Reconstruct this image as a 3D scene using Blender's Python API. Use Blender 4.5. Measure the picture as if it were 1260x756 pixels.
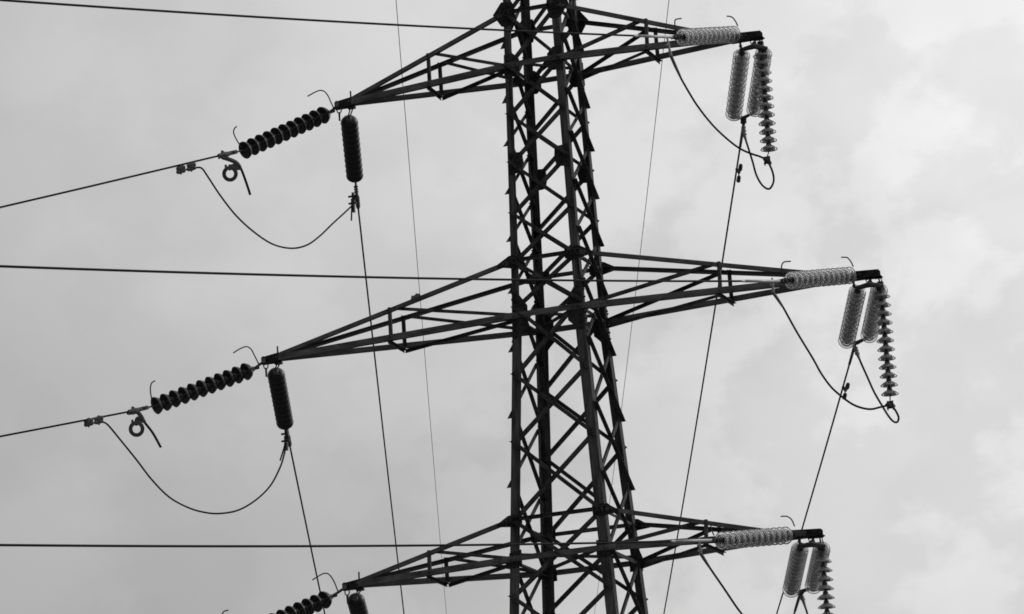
import bpy, bmesh, math, random
from mathutils import Vector, Matrix
random.seed(7)
SC = bpy.context.scene
for o in list(bpy.data.objects): bpy.data.objects.remove(o)
COL = SC.collection

# ------------------------------------------------------------------ camera
cam_d = bpy.data.cameras.new('camera'); CAM = bpy.data.objects.new('camera', cam_d); COL.objects.link(CAM)
R_ = Vector((0.936738, 0.344877, -0.059844)); U_ = Vector((0.138831, -0.209119, 0.967985)); D_ = Vector((-0.321322, 0.915057, 0.24377))
m = Matrix((R_, U_, -D_)).transposed().to_4x4(); m.translation = Vector((17.044, -50.736, 1.58))
CAM.matrix_world = m
cam_d.sensor_width = 36.0; cam_d.lens = 4434.15 / 1260 * 36.0
cam_d.clip_start = 0.2; cam_d.clip_end = 6000
SC.camera = CAM

# ------------------------------------------------------------------ world: overcast sky, brighter where the sun stands behind the cloud
SUN_EL, SUN_AZ = math.radians(29), math.radians(48)      # azimuth from +X towards +Y
SUNV = Vector((math.cos(SUN_EL)*math.cos(SUN_AZ), math.cos(SUN_EL)*math.sin(SUN_AZ), math.sin(SUN_EL)))
W = bpy.data.worlds.new('World'); SC.world = W; W.use_nodes = True
nt = W.node_tree; nt.nodes.clear()
def N(t, **k):
    n = nt.nodes.new(t)
    for a, b in k.items(): setattr(n, a, b)
    return n
def L(a, b): nt.links.new(a, b)
def MATH(op, a, b=None, c=None, clamp=False):
    n = N('ShaderNodeMath', operation=op, use_clamp=clamp)
    for i, v in enumerate((a, b, c)):
        if v is None: continue
        if isinstance(v, (int, float)): n.inputs[i].default_value = v
        else: L(v, n.inputs[i])
    return n.outputs[0]
def MAPR(v, a, b, c, d_):
    n = N('ShaderNodeMapRange', interpolation_type='SMOOTHSTEP'); L(v, n.inputs[0])
    for i, x in enumerate((a, b, c, d_)): n.inputs[i+1].default_value = x
    return n.outputs[0]
tc = N('ShaderNodeTexCoord')
sky = N('ShaderNodeTexSky', sky_type='NISHITA'); sky.sun_disc = False
sky.sun_elevation = SUN_EL; sky.sun_rotation = math.pi/2 - SUN_AZ
sky.air_density = 1.0; sky.dust_density = 4.0; sky.ozone_density = 1.0
bw = N('ShaderNodeRGBToBW'); L(sky.outputs[0], bw.inputs[0])
dot = N('ShaderNodeVectorMath', operation='DOT_PRODUCT'); L(tc.outputs['Generated'], dot.inputs[0]); dot.inputs[1].default_value = SUNV
glow = MAPR(dot.outputs['Value'], 0.35, 0.95, 4.2, 13.7)
glow = MATH('MULTIPLY', glow, MAPR(dot.outputs['Value'], -0.5, 0.42, 0.55, 1.0))
glow = MATH('MINIMUM', glow, 9.0)
def noise(scale, det, rough, off, dist=0.0, sz=1.0):
    mp = N('ShaderNodeMapping'); L(tc.outputs['Generated'], mp.inputs[0]); mp.inputs['Location'].default_value = off; mp.inputs['Scale'].default_value = (1, 1, sz)
    n = N('ShaderNodeTexNoise'); L(mp.outputs[0], n.inputs[0]); n.inputs['Scale'].default_value = scale
    n.inputs['Detail'].default_value = det; n.inputs['Roughness'].default_value = rough; n.inputs['Distortion'].default_value = dist
    return n.outputs[0]
n1 = noise(7.0, 5, 0.5, (3.1, 1.7, 0.4), 0.3, 1.5)
n2 = noise(22.0, 7, 0.52, (0.3, 5.2, 2.2), 0.15, 1.3)
cl = MATH('ADD', MAPR(n1, 0.3, 0.7, -0.045, 0.045), MAPR(n2, 0.38, 0.64, -0.036, 0.036))
cl = MATH('ADD', cl, 1.0)
n3 = noise(30.0, 9, 0.56, (4.3, 0.2, 7.2), 0.1, 1.2)
dot3 = N('ShaderNodeVectorMath', operation='DOT_PRODUCT'); L(tc.outputs['Generated'], dot3.inputs[0]); dot3.inputs[1].default_value = (-0.21638, 0.95785, 0.18896)
puff = MATH('MULTIPLY', MAPR(n3, 0.43, 0.56, -0.05, 0.065), MAPR(dot3.outputs['Value'], 0.984, 0.997, 0.3, 1.0))
cl = MATH('ADD', cl, puff)
dot2 = N('ShaderNodeVectorMath', operation='DOT_PRODUCT'); L(tc.outputs['Generated'], dot2.inputs[0]); dot2.inputs[1].default_value = (-0.40668, 0.84704, 0.34226)
cl = MATH('ADD', cl, MAPR(dot2.outputs['Value'], 0.982, 1.0, 0.0, 0.16))
cloud = MATH('MULTIPLY', glow, cl)
mixv = MATH('ADD', MATH('MULTIPLY', cloud, 0.92), MATH('MULTIPLY', bw.outputs[0], 0.08))
comb = N('ShaderNodeCombineColor')
for i in range(3): L(mixv, comb.inputs[i])
bg = N('ShaderNodeBackground'); L(comb.outputs[0], bg.inputs[0]); bg.inputs[1].default_value = 0.1
wo = N('ShaderNodeOutputWorld'); L(bg.outputs[0], wo.inputs[0])

sl = bpy.data.lights.new('sun', 'SUN'); sl.energy = 0.5; sl.angle = math.radians(14); sl.color = (1, 1, 1)
so = bpy.data.objects.new('sun', sl); COL.objects.link(so); so.location = (0, 0, 60)
so.rotation_euler = SUNV.to_track_quat('Z', 'Y').to_euler()

vs = SC.view_settings; vs.view_transform = 'Standard'; vs.look = 'None'; vs.exposure = 0.0; vs.gamma = 1.0
cy = SC.cycles
cy.max_bounces = 48; cy.transmission_bounces = 48; cy.glossy_bounces = 8; cy.diffuse_bounces = 10; cy.transparent_max_bounces = 48
cy.caustics_refractive = True; cy.caustics_reflective = False; cy.sample_clamp_indirect = 4.0
SC.render.film_transparent = False
cy.filter_width = 1.7

# ------------------------------------------------------------------ materials (the photograph is black and white: all greys)
def mat(name, c0, c1, scale=6.0, rough=0.6, metal=0.0, stretch=(1, 1, 1), spec=0.4, bump=0.0):
    M = bpy.data.materials.new(name); M.use_nodes = True; t = M.node_tree; b = t.nodes['Principled BSDF']
    co = t.nodes.new('ShaderNodeTexCoord'); mp = t.nodes.new('ShaderNodeMapping'); mp.inputs['Scale'].default_value = stretch
    no = t.nodes.new('ShaderNodeTexNoise'); no.inputs['Scale'].default_value = scale; no.inputs['Detail'].default_value = 6; no.inputs['Roughness'].default_value = 0.62
    rp = t.nodes.new('ShaderNodeValToRGB'); rp.color_ramp.elements[0].position = 0.32; rp.color_ramp.elements[1].position = 0.7
    rp.color_ramp.elements[0].color = (c0, c0, c0, 1); rp.color_ramp.elements[1].color = (c1, c1, c1, 1)
    t.links.new(co.outputs['Object'], mp.inputs[0]); t.links.new(mp.outputs[0], no.inputs[0]); t.links.new(no.outputs[0], rp.inputs[0]); t.links.new(rp.outputs[0], b.inputs['Base Color'])
    r2 = t.nodes.new('ShaderNodeMapRange'); r2.inputs[3].default_value = rough-.1; r2.inputs[4].default_value = rough+.12
    t.links.new(no.outputs[0], r2.inputs[0]); t.links.new(r2.outputs[0], b.inputs['Roughness'])
    b.inputs['Metallic'].default_value = metal; b.inputs['Specular IOR Level'].default_value = spec
    if bump:
        bp = t.nodes.new('ShaderNodeBump'); bp.inputs['Strength'].default_value = bump; bp.inputs['Distance'].default_value = 0.01
        t.links.new(no.outputs[0], bp.inputs['Height']); t.links.new(bp.outputs[0], b.inputs['Normal'])
    return M
STEEL = mat('weathered_steel', 0.014, 0.13, 16.0, 0.72, 0.0, (1, 1, .09), 0.13)
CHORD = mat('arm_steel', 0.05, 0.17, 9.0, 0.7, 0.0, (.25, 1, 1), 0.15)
STEEL2 = mat('brace_steel', 0.016, 0.10, 7.0, 0.7, 0.0, (1, 1, .6), 0.14)
PLATE = mat('plate_steel', 0.010, 0.040, 9.0, 0.65, 0.0, (1, 1, 1), 0.15)
BOLT = mat('bolt_steel', 0.008, 0.02, 30.0, 0.5, 0.2)
CABLE = mat('old_cable', 0.012, 0.03, 20.0, 0.75, 0.0, (1, 1, 1), 0.12)
THIN = mat('earth_wire_steel', 0.05, 0.08, 20.0, 0.6, 0.2)
FIT = mat('dull_fitting', 0.09, 0.19, 25.0, 0.5, 0.4)
BIND = mat('binding_steel', 0.06, 0.13, 25.0, 0.6, 0.0)
DARKFIT = mat('dark_fitting', 0.03, 0.06, 25.0, 0.55, 0.2)
ALU = mat('pale_aluminium', 0.40, 0.55, 30.0, 0.45, 0.3)
PORC = mat('brown_porcelain', 0.012, 0.022, 12.0, 0.32, 0.0, (1, 1, 1), 0.4)
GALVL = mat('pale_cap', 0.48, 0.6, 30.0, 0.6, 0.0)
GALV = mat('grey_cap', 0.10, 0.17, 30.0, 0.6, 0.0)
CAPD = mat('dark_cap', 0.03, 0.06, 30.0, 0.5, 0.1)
CONC = mat('concrete', 0.25, 0.38, 8.0, 0.85)
GROUND = mat('meadow', 0.10, 0.2, 0.6, 0.95, 0.0, (1, 1, 1), 0.1)
def glassy(name, lo, hi, pw, tl, df, tlmix, rough):
    """old toughened glass: see-through face on, milky with grime and shine towards its edges"""
    M = bpy.data.materials.new(name); M.use_nodes = True; t = M.node_tree; t.nodes.clear(); n = t.nodes.new; k = t.links.new
    o = n('ShaderNodeOutputMaterial'); tr = n('ShaderNodeBsdfTransparent'); tr.inputs[0].default_value = (.97, .97, .97, 1)
    gl = n('ShaderNodeBsdfGlossy'); gl.inputs['Roughness'].default_value = rough; gl.inputs[0].default_value = (1, 1, 1, 1)
    a = n('ShaderNodeBsdfTranslucent'); a.inputs[0].default_value = (tl, tl, tl, 1); b = n('ShaderNodeBsdfDiffuse'); b.inputs[0].default_value = (df, df, df, 1)
    m1 = n('ShaderNodeMixShader'); m1.inputs[0].default_value = 1-tlmix; k(a.outputs[0], m1.inputs[1]); k(b.outputs[0], m1.inputs[2])
    lw = n('ShaderNodeLayerWeight'); lw.inputs[0].default_value = .5; p = n('ShaderNodeMath'); p.operation = 'POWER'; p.inputs[1].default_value = pw; k(lw.outputs['Facing'], p.inputs[0])
    r = n('ShaderNodeMapRange'); r.inputs[3].default_value = lo; r.inputs[4].default_value = hi; k(p.outputs[0], r.inputs[0])
    m2 = n('ShaderNodeMixShader'); k(r.outputs[0], m2.inputs[0]); k(tr.outputs[0], m2.inputs[1]); k(m1.outputs[0], m2.inputs[2])
    f = n('ShaderNodeFresnel'); f.inputs[0].default_value = 1.9
    m3 = n('ShaderNodeMixShader'); k(f.outputs[0], m3.inputs[0]); k(m2.outputs[0], m3.inputs[1]); k(gl.outputs[0], m3.inputs[2]); k(m3.outputs[0], o.inputs[0])
    return M
def solid_glass(name, grime, rough):
    M = bpy.data.materials.new(name); M.use_nodes = True; t = M.node_tree; t.nodes.clear(); n = t.nodes.new; k = t.links.new
    o = n('ShaderNodeOutputMaterial'); g = n('ShaderNodeBsdfGlass'); g.inputs['Roughness'].default_value = rough; g.inputs['IOR'].default_value = 1.33; g.inputs[0].default_value = (1, 1, 1, 1)
    a = n('ShaderNodeBsdfTranslucent'); a.inputs[0].default_value = (.95, .95, .95, 1)
    m = n('ShaderNodeMixShader'); m.inputs[0].default_value = grime; k(g.outputs[0], m.inputs[1]); k(a.outputs[0], m.inputs[2]); k(m.outputs[0], o.inputs[0])
    return M
GLASS = solid_glass('weathered_glass', .26, .02)
GLASSR = glassy('glass_rim', .8, .97, 1.0, .99, .8, .6, .10)

# ------------------------------------------------------------------ helpers
def V(*a): return Vector(a[0]) if len(a) == 1 else Vector(a)
def obj(name, bm, m, parent=None, smooth=False):
    me = bpy.data.meshes.new(name); bmesh.ops.recalc_face_normals(bm, faces=bm.faces); bm.to_mesh(me); bm.free()
    if smooth:
        for p in me.polygons: p.use_smooth = True
    me.materials.append(m); o = bpy.data.objects.new(name, me); COL.objects.link(o)
    if parent is not None:
        o.parent = parent; o.location = -parent_world(parent)
    return o
def parent_world(p):
    v = Vector(p.location)
    while p.parent is not None:
        p = p.parent; v += Vector(p.location)
    return v
def tag(o, label, cat, group=None, kind=None):
    if label: o['label'] = label
    if cat: o['category'] = cat
    if group: o['group'] = group
    if kind: o['kind'] = kind
    return o
def thing(name, loc, label, cat, group=None):
    o = bpy.data.objects.new(name, None); COL.objects.link(o); o.location = loc; o.empty_display_size = .2
    return tag(o, label, cat, group)
def prism(bm, P, Q, prof, a, b):
    """extrude a 2-D profile (along a, b) from P to Q"""
    n = len(prof)
    v0 = [bm.verts.new(P + a*x + b*y) for x, y in prof]; v1 = [bm.verts.new(Q + a*x + b*y) for x, y in prof]
    bm.faces.new(v0[::-1]); bm.faces.new(v1)
    for i in range(n): bm.faces.new((v0[i], v0[(i+1) % n], v1[(i+1) % n], v1[i]))
def frame(P, Q, n):
    ax = (Q-P).normalized(); m_ = ax.cross(n)
    if m_.length < 1e-6: m_ = ax.orthogonal()
    m_.normalize(); nn = m_.cross(ax).normalized()
    return ax, m_, nn
def angle_bar(bm, P, Q, n, s, t=.007, side=1, ext=0.0, flip=False, centre=True, s2=None):
    """rolled angle: one flange flat against the plane with normal n, the other standing out along n"""
    s2 = s2 or s
    ax, m_, nn = frame(P, Q, n); P = P-ax*ext; Q = Q+ax*ext
    if flip: m_ = -m_
    c = s/2 if centre else 0
    prof = [(-c, 0), (s-c, 0), (s-c, t), (t-c, t), (t-c, s2), (-c, s2)]
    prism(bm, P, Q, prof, m_, nn*side)
def leg_bar(bm, P, Q, a, b, s, t=.011):
    prof = [(0, 0), (s, 0), (s, t), (t, t), (t, s), (0, s)]
    prism(bm, P, Q, prof, a, b)
def box(bm, P, Q, w, h, up=Vector((0, 0, 1))):
    ax, m_, nn = frame(P, Q, up)
    prism(bm, P, Q, [(-w/2, -h/2), (w/2, -h/2), (w/2, h/2), (-w/2, h/2)], m_, nn)
def cyl(bm, P, Q, r, seg=8, r2=None):
    ax = (Q-P).normalized(); a = ax.orthogonal().normalized(); b = ax.cross(a); r2 = r if r2 is None else r2
    c0 = [bm.verts.new(P+(a*math.cos(6.2832*i/seg)+b*math.sin(6.2832*i/seg))*r) for i in range(seg)]
    c1 = [bm.verts.new(Q+(a*math.cos(6.2832*i/seg)+b*math.sin(6.2832*i/seg))*r2) for i in range(seg)]
    bm.faces.new(c0[::-1]); bm.faces.new(c1)
    for i in range(seg): bm.faces.new((c0[i], c0[(i+1) % seg], c1[(i+1) % seg], c1[i]))
def bolt(bm, P, n, r=.013, h=.02): cyl(bm, P, P+n*h, r, 6)
def smooth_pts(pts, k=6):
    pts = [Vector(p) for p in pts]; out = []
    if len(pts) < 3: return pts
    for i in range(len(pts)-1):
        p0 = pts[max(i-1, 0)]; p1 = pts[i]; p2 = pts[i+1]; p3 = pts[min(i+2, len(pts)-1)]
        for j in range(k):
            t = j/k
            out.append(.5*((2*p1)+(p2-p0)*t+(2*p0-5*p1+4*p2-p3)*t*t+(3*p1-p0-3*p2+p3)*t*t*t))
    out.append(pts[-1]); return out
def tube(bm, pts, r, seg=8):
    pts = [Vector(p) for p in pts]; rings = []; a = None
    for i, p in enumerate(pts):
        d = (pts[min(i+1, len(pts)-1)]-pts[max(i-1, 0)]).normalized()
        a = (d.orthogonal() if a is None else a-d*a.dot(d)).normalized(); b = d.cross(a)
        rr = r[i] if isinstance(r, (list, tuple)) else r
        rings.append([bm.verts.new(p+(a*math.cos(6.2832*k/seg)+b*math.sin(6.2832*k/seg))*rr) for k in range(seg)])
    bm.faces.new(rings[0][::-1]); bm.faces.new(rings[-1])
    for A, B in zip(rings, rings[1:]):
        for k in range(seg): bm.faces.new((A[k], A[(k+1) % seg], B[(k+1) % seg], B[k]))
def lathe(bm, prof, seg=40):
    """closed or axis-touching profile (r, z) spun round z"""
    rings = []
    for r, z in prof:
        if r < 1e-5: rings.append([bm.verts.new((0, 0, z))])
        else: rings.append([bm.verts.new((r*math.cos(2*math.pi*k/seg), r*math.sin(2*math.pi*k/seg), z)) for k in range(seg)])
    for A, B in zip(rings, rings[1:]):
        for k in range(seg):
            k2 = (k+1) % seg
            if len(A) == 1 and len(B) == 1: continue
            if len(A) == 1: bm.faces.new((A[0], B[k], B[k2]))
            elif len(B) == 1: bm.faces.new((A[k], A[k2], B[0]))
            else: bm.faces.new((A[k], A[k2], B[k2], B[k]))
def mesh_from(name, prof, m, seg=40, smooth=True):
    bm = bmesh.new(); lathe(bm, prof, seg); bmesh.ops.recalc_face_normals(bm, faces=bm.faces)
    me = bpy.data.meshes.new(name); bm.to_mesh(me); bm.free()
    for p in me.polygons: p.use_smooth = smooth
    me.materials.append(m); return me

# measured layout of the wires, strings and fittings (metres; x along the cross-arms, z up from the ground)
G = {
    'front_tL': [(-3.675, -0.06, 18.666), (-4.506, -1.29, 17.901)],
    'front_mL': [(-5.183, -0.075, 14.683), (-6.209, -1.233, 14.054)],
    'front_lL': [(-4.036, -0.082, 10.919), (-4.914, -1.351, 10.28)],
    'front_tR': [(3.123, -0.116, 18.81), (2.723, -1.495, 18.43)],
    'front_mR': [(4.601, -0.097, 14.791), (4.075, -1.452, 14.487)],
    'front_lR': [(3.329, -0.139, 11.007), (2.742, -1.486, 10.795)],
    'back_tL': [(-3.344, 0.089, 18.542), (-3.879, 1.539, 18.126)],
    'back_mL': [(-4.798, 0.079, 14.613), (-5.31, 1.537, 14.197)],
    'back_lL': [(-3.635, 0.071, 10.875), (-4.095, 1.562, 10.521)],
    'back_tR1': [(3.189, -0.009, 18.497), (2.639, 1.277, 18.0)],
    'back_tR2': [(3.509, 0.102, 18.501), (2.947, 1.402, 18.055)],
    'back_mR1': [(4.675, -0.005, 14.544), (4.123, 1.317, 14.154)],
    'back_mR2': [(4.981, 0.1, 14.554), (4.448, 1.446, 14.224)],
    'back_lR1': [(3.481, -0.027, 10.79), (2.942, 1.316, 10.455)],
    'back_lR2': [(3.784, 0.082, 10.78), (3.258, 1.441, 10.492)],
    'hang_tR': [(3.474, 0.094, 18.484), (3.474, 0.094, 16.999)],
    'hang_mR': [(5.001, 0.128, 14.472), (5.001, 0.128, 12.987)],
    'hang_lR': [(3.778, 0.123, 10.617), (3.778, 0.123, 9.132)],
    'horn_tL': [[(-3.536, -0.027, 18.724), (-3.568, -0.063, 18.817), (-3.603, -0.107, 18.938), (-3.645, -0.141, 19.008), (-3.704, -0.168, 19.032), (-3.788, -0.191, 19.01), (-3.91, -0.219, 18.953)], [(-4.579, -1.37, 17.902), (-4.637, -1.426, 18.034), (-4.664, -1.462, 18.135), (-4.644, -1.474, 18.203), (-4.602, -1.467, 18.232)]],
    'horn_mL': [[(-5.026, -0.04, 14.759), (-5.078, -0.1, 14.916), (-5.11, -0.134, 15.002), (-5.169, -0.166, 15.047), (-5.264, -0.194, 15.024), (-5.383, -0.219, 14.962)], [(-6.29, -1.311, 14.038), (-6.295, -1.37, 14.253), (-6.261, -1.388, 14.365), (-6.203, -1.377, 14.399)]],
    'horn_lL': [[(-3.864, -0.038, 10.981), (-3.908, -0.103, 11.168), (-3.964, -0.151, 11.274), (-4.033, -0.181, 11.294), (-4.117, -0.201, 11.259), (-4.217, -0.222, 11.206)], [(-5.083, -1.456, 10.249), (-5.13, -1.515, 10.407), (-5.155, -1.563, 10.552), (-5.12, -1.572, 10.634), (-5.048, -1.552, 10.653)]],
    'horn_tR': [[(3.196, -0.122, 18.927), (3.177, -0.146, 18.995), (3.14, -0.176, 19.059), (3.097, -0.197, 19.081), (3.057, -0.212, 19.085)], [(2.641, -1.581, 18.439), (2.639, -1.606, 18.533), (2.647, -1.633, 18.645), (2.671, -1.634, 18.679), (2.749, -1.608, 18.686)]],
    'horn_mR': [[(4.67, -0.104, 14.909), (4.647, -0.133, 14.986), (4.609, -0.161, 15.044), (4.577, -0.176, 15.054), (4.52, -0.197, 15.058)], [(3.978, -1.551, 14.527), (3.965, -1.581, 14.62), (3.977, -1.598, 14.701), (4.018, -1.595, 14.741), (4.108, -1.564, 14.744)]],
    'horn_lR': [[(3.458, -0.125, 11.129), (3.43, -0.161, 11.227), (3.368, -0.197, 11.279), (3.287, -0.226, 11.282)], [(2.648, -1.592, 10.864), (2.623, -1.629, 10.97), (2.644, -1.639, 11.034), (2.745, -1.604, 11.034)]],
    'fclamp_tL': (-4.761, -1.668, 17.747),
    'fwire_tL': [(-4.761, -1.668, 17.747), (-6.161, -3.74, 16.911), (-7.56, -5.811, 16.087), (-8.96, -7.883, 15.274), (-10.359, -9.955, 14.472), (-11.759, -12.026, 13.682), (-13.158, -14.098, 12.902), (-14.558, -16.169, 12.134), (-15.957, -18.241, 11.377), (-17.357, -20.312, 10.632), (-18.756, -22.384, 9.897), (-20.156, -24.456, 9.174), (-21.555, -26.527, 8.463), (-24.914, -31.499, 6.8), (-28.1, -36.216, 5.283), (-31.287, -40.933, 3.824), (-34.473, -45.649, 2.423), (-37.66, -50.366, 1.081), (-40.846, -55.083, -0.203), (-44.033, -59.8, -1.429), (-47.219, -64.517, -2.596), (-50.406, -69.234, -3.705), (-53.593, -73.95, -4.756), (-56.779, -78.667, -5.748), (-59.966, -83.384, -6.682), (-63.152, -88.101, -7.558), (-66.339, -92.818, -8.375)],
    'fclamp_mL': (-6.495, -1.555, 13.929),
    'fwire_mL': [(-6.495, -1.555, 13.929), (-8.153, -3.427, 13.345), (-9.811, -5.298, 12.772), (-11.469, -7.169, 12.211), (-13.127, -9.04, 11.66), (-14.785, -10.911, 11.121), (-16.443, -12.783, 10.593), (-18.101, -14.654, 10.077), (-19.759, -16.525, 9.571), (-21.417, -18.396, 9.077), (-23.075, -20.267, 8.594), (-24.733, -22.138, 8.123), (-26.391, -24.01, 7.662), (-30.37, -28.5, 6.603), (-34.145, -32.761, 5.658), (-37.919, -37.021, 4.772), (-41.694, -41.282, 3.944), (-45.469, -45.542, 3.174), (-49.244, -49.803, 2.462), (-53.019, -54.063, 1.809), (-56.794, -58.324, 1.214), (-60.569, -62.585, 0.678), (-64.344, -66.845, 0.2), (-68.119, -71.106, -0.22), (-71.894, -75.366, -0.582), (-75.669, -79.627, -0.885), (-79.444, -83.887, -1.13)],
    'fclamp_lL': (-5.22, -1.792, 10.037),
    'fwire_lL': [(-5.22, -1.792, 10.037), (-6.642, -3.848, 9.542), (-8.065, -5.903, 9.057), (-9.488, -7.959, 8.582), (-10.91, -10.015, 8.117), (-12.333, -12.07, 7.662), (-13.756, -14.126, 7.217), (-15.179, -16.182, 6.782), (-16.601, -18.238, 6.357), (-18.024, -20.293, 5.942), (-19.447, -22.349, 5.537), (-20.869, -24.405, 5.142), (-22.292, -26.46, 4.757), (-25.707, -31.394, 3.874), (-28.946, -36.075, 3.089), (-32.185, -40.755, 2.356), (-35.425, -45.436, 1.675), (-38.664, -50.117, 1.046), (-41.904, -54.797, 0.469), (-45.143, -59.478, -0.057), (-48.382, -64.159, -0.53), (-51.622, -68.839, -0.952), (-54.861, -73.52, -1.322), (-58.101, -78.201, -1.64), (-61.34, -82.881, -1.906), (-64.579, -87.562, -2.121), (-67.819, -92.243, -2.283)],
    'fclamp_tR': (2.621, -1.79, 18.363),
    'fwire_tR': [(2.621, -1.79, 18.363), (1.807, -4.154, 17.871), (0.993, -6.518, 17.391), (0.179, -8.882, 16.922), (-0.635, -11.245, 16.465), (-1.448, -13.609, 16.019), (-2.262, -15.973, 15.584), (-3.076, -18.337, 15.16), (-3.89, -20.701, 14.747), (-4.704, -23.064, 14.346), (-5.518, -25.428, 13.956), (-6.332, -27.792, 13.577), (-7.146, -30.156, 13.21), (-9.099, -35.829, 12.374), (-10.953, -41.211, 11.64), (-12.806, -46.593, 10.965), (-14.659, -51.975, 10.349), (-16.512, -57.358, 9.79), (-18.365, -62.74, 9.29), (-20.219, -68.122, 8.849), (-22.072, -73.504, 8.465), (-23.925, -78.886, 8.14), (-25.778, -84.269, 7.873), (-27.632, -89.651, 7.665), (-29.485, -95.033, 7.515), (-31.338, -100.415, 7.423), (-33.191, -105.797, 7.39)],
    'fclamp_mR': (3.959, -1.788, 14.419),
    'fwire_mR': [(3.959, -1.788, 14.419), (3.145, -4.151, 14.009), (2.331, -6.515, 13.611), (1.517, -8.879, 13.223), (0.704, -11.243, 12.847), (-0.11, -13.607, 12.482), (-0.924, -15.97, 12.128), (-1.738, -18.334, 11.786), (-2.552, -20.698, 11.455), (-3.366, -23.062, 11.135), (-4.18, -25.426, 10.826), (-4.994, -27.789, 10.529), (-5.808, -30.153, 10.242), (-7.761, -35.826, 9.602), (-9.614, -41.209, 9.053), (-11.468, -46.591, 8.563), (-13.321, -51.973, 8.132), (-15.174, -57.355, 7.759), (-17.027, -62.737, 7.444), (-18.881, -68.119, 7.187), (-20.734, -73.502, 6.989), (-22.587, -78.884, 6.849), (-24.44, -84.266, 6.768), (-26.294, -89.648, 6.744), (-28.147, -95.03, 6.779), (-30.0, -100.413, 6.873), (-31.853, -105.795, 7.024)],
    'fclamp_lR': (2.642, -1.779, 10.767),
    'fwire_lR': [(2.642, -1.779, 10.767), (1.828, -4.143, 10.469), (1.014, -6.506, 10.182), (0.2, -8.87, 9.907), (-0.614, -11.234, 9.643), (-1.428, -13.598, 9.39), (-2.242, -15.962, 9.148), (-3.056, -18.325, 8.917), (-3.87, -20.689, 8.698), (-4.684, -23.053, 8.49), (-5.498, -25.417, 8.294), (-6.312, -27.78, 8.108), (-7.125, -30.144, 7.934), (-9.079, -35.817, 7.562), (-10.932, -41.2, 7.269), (-12.785, -46.582, 7.034), (-14.639, -51.964, 6.857), (-16.492, -57.346, 6.739), (-18.345, -62.728, 6.679), (-20.198, -68.11, 6.677), (-22.052, -73.493, 6.734), (-23.905, -78.875, 6.849), (-25.758, -84.257, 7.023), (-27.611, -89.639, 7.254), (-29.464, -95.021, 7.544), (-31.318, -100.404, 7.893), (-33.171, -105.786, 8.299)],
    'bclamp_tL': (-4.36, 2.793, 18.139),
    'bwire_tL': [(-4.36, 2.793, 18.139), (-5.235, 5.135, 17.843), (-6.11, 7.477, 17.554), (-6.984, 9.819, 17.273), (-7.859, 12.161, 16.999), (-8.734, 14.503, 16.733), (-9.609, 16.845, 16.474), (-10.484, 19.187, 16.223), (-11.359, 21.529, 15.979), (-12.233, 23.871, 15.743), (-13.108, 26.213, 15.514), (-13.983, 28.555, 15.293), (-14.858, 30.896, 15.079), (-16.958, 36.517, 14.597), (-20.565, 46.173, 13.869), (-24.171, 55.829, 13.268), (-27.778, 65.485, 12.795), (-31.385, 75.141, 12.45), (-34.992, 84.797, 12.232), (-38.599, 94.453, 12.141), (-42.206, 104.109, 12.178), (-45.813, 113.765, 12.343), (-49.42, 123.421, 12.635), (-53.027, 133.077, 13.055), (-56.634, 142.733, 13.602), (-60.241, 152.389, 14.276), (-63.848, 162.045, 15.078)],
    'bclamp_mL': (-5.674, 2.487, 14.175),
    'bwire_mL': [(-5.674, 2.487, 14.175), (-6.535, 4.834, 13.879), (-7.396, 7.181, 13.59), (-8.257, 9.528, 13.309), (-9.118, 11.875, 13.035), (-9.979, 14.223, 12.769), (-10.84, 16.57, 12.51), (-11.701, 18.917, 12.259), (-12.562, 21.264, 12.015), (-13.423, 23.611, 11.779), (-14.284, 25.958, 11.55), (-15.145, 28.305, 11.329), (-16.006, 30.652, 11.115), (-18.072, 36.285, 10.633), (-21.622, 45.962, 9.905), (-25.171, 55.639, 9.305), (-28.721, 65.317, 8.832), (-32.271, 74.994, 8.487), (-35.821, 84.671, 8.269), (-39.37, 94.348, 8.179), (-42.92, 104.025, 8.216), (-46.47, 113.703, 8.381), (-50.02, 123.38, 8.673), (-53.569, 133.057, 9.093), (-57.119, 142.734, 9.64), (-60.669, 152.411, 10.315), (-64.218, 162.089, 11.117)],
    'bclamp_lL': (-4.6, 2.878, 10.584),
    'bwire_lL': [(-4.6, 2.878, 10.584), (-5.496, 5.211, 10.239), (-6.392, 7.545, 9.904), (-7.288, 9.879, 9.579), (-8.184, 12.213, 9.264), (-9.08, 14.547, 8.959), (-9.975, 16.881, 8.664), (-10.871, 19.215, 8.379), (-11.767, 21.549, 8.104), (-12.663, 23.883, 7.839), (-13.559, 26.217, 7.584), (-14.455, 28.551, 7.339), (-15.351, 30.885, 7.104), (-17.501, 36.486, 6.581), (-20.919, 45.391, 5.867), (-24.338, 54.296, 5.3), (-27.756, 63.201, 4.878), (-31.174, 72.106, 4.601), (-34.593, 81.011, 4.47), (-38.011, 89.916, 4.485), (-41.429, 98.821, 4.645), (-44.847, 107.726, 4.951), (-48.266, 116.631, 5.403), (-51.684, 125.536, 5.999), (-55.102, 134.441, 6.742), (-58.521, 143.345, 7.63), (-61.939, 152.25, 8.664)],
    'bclamp_tR': (2.697, 1.589, 17.901),
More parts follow.
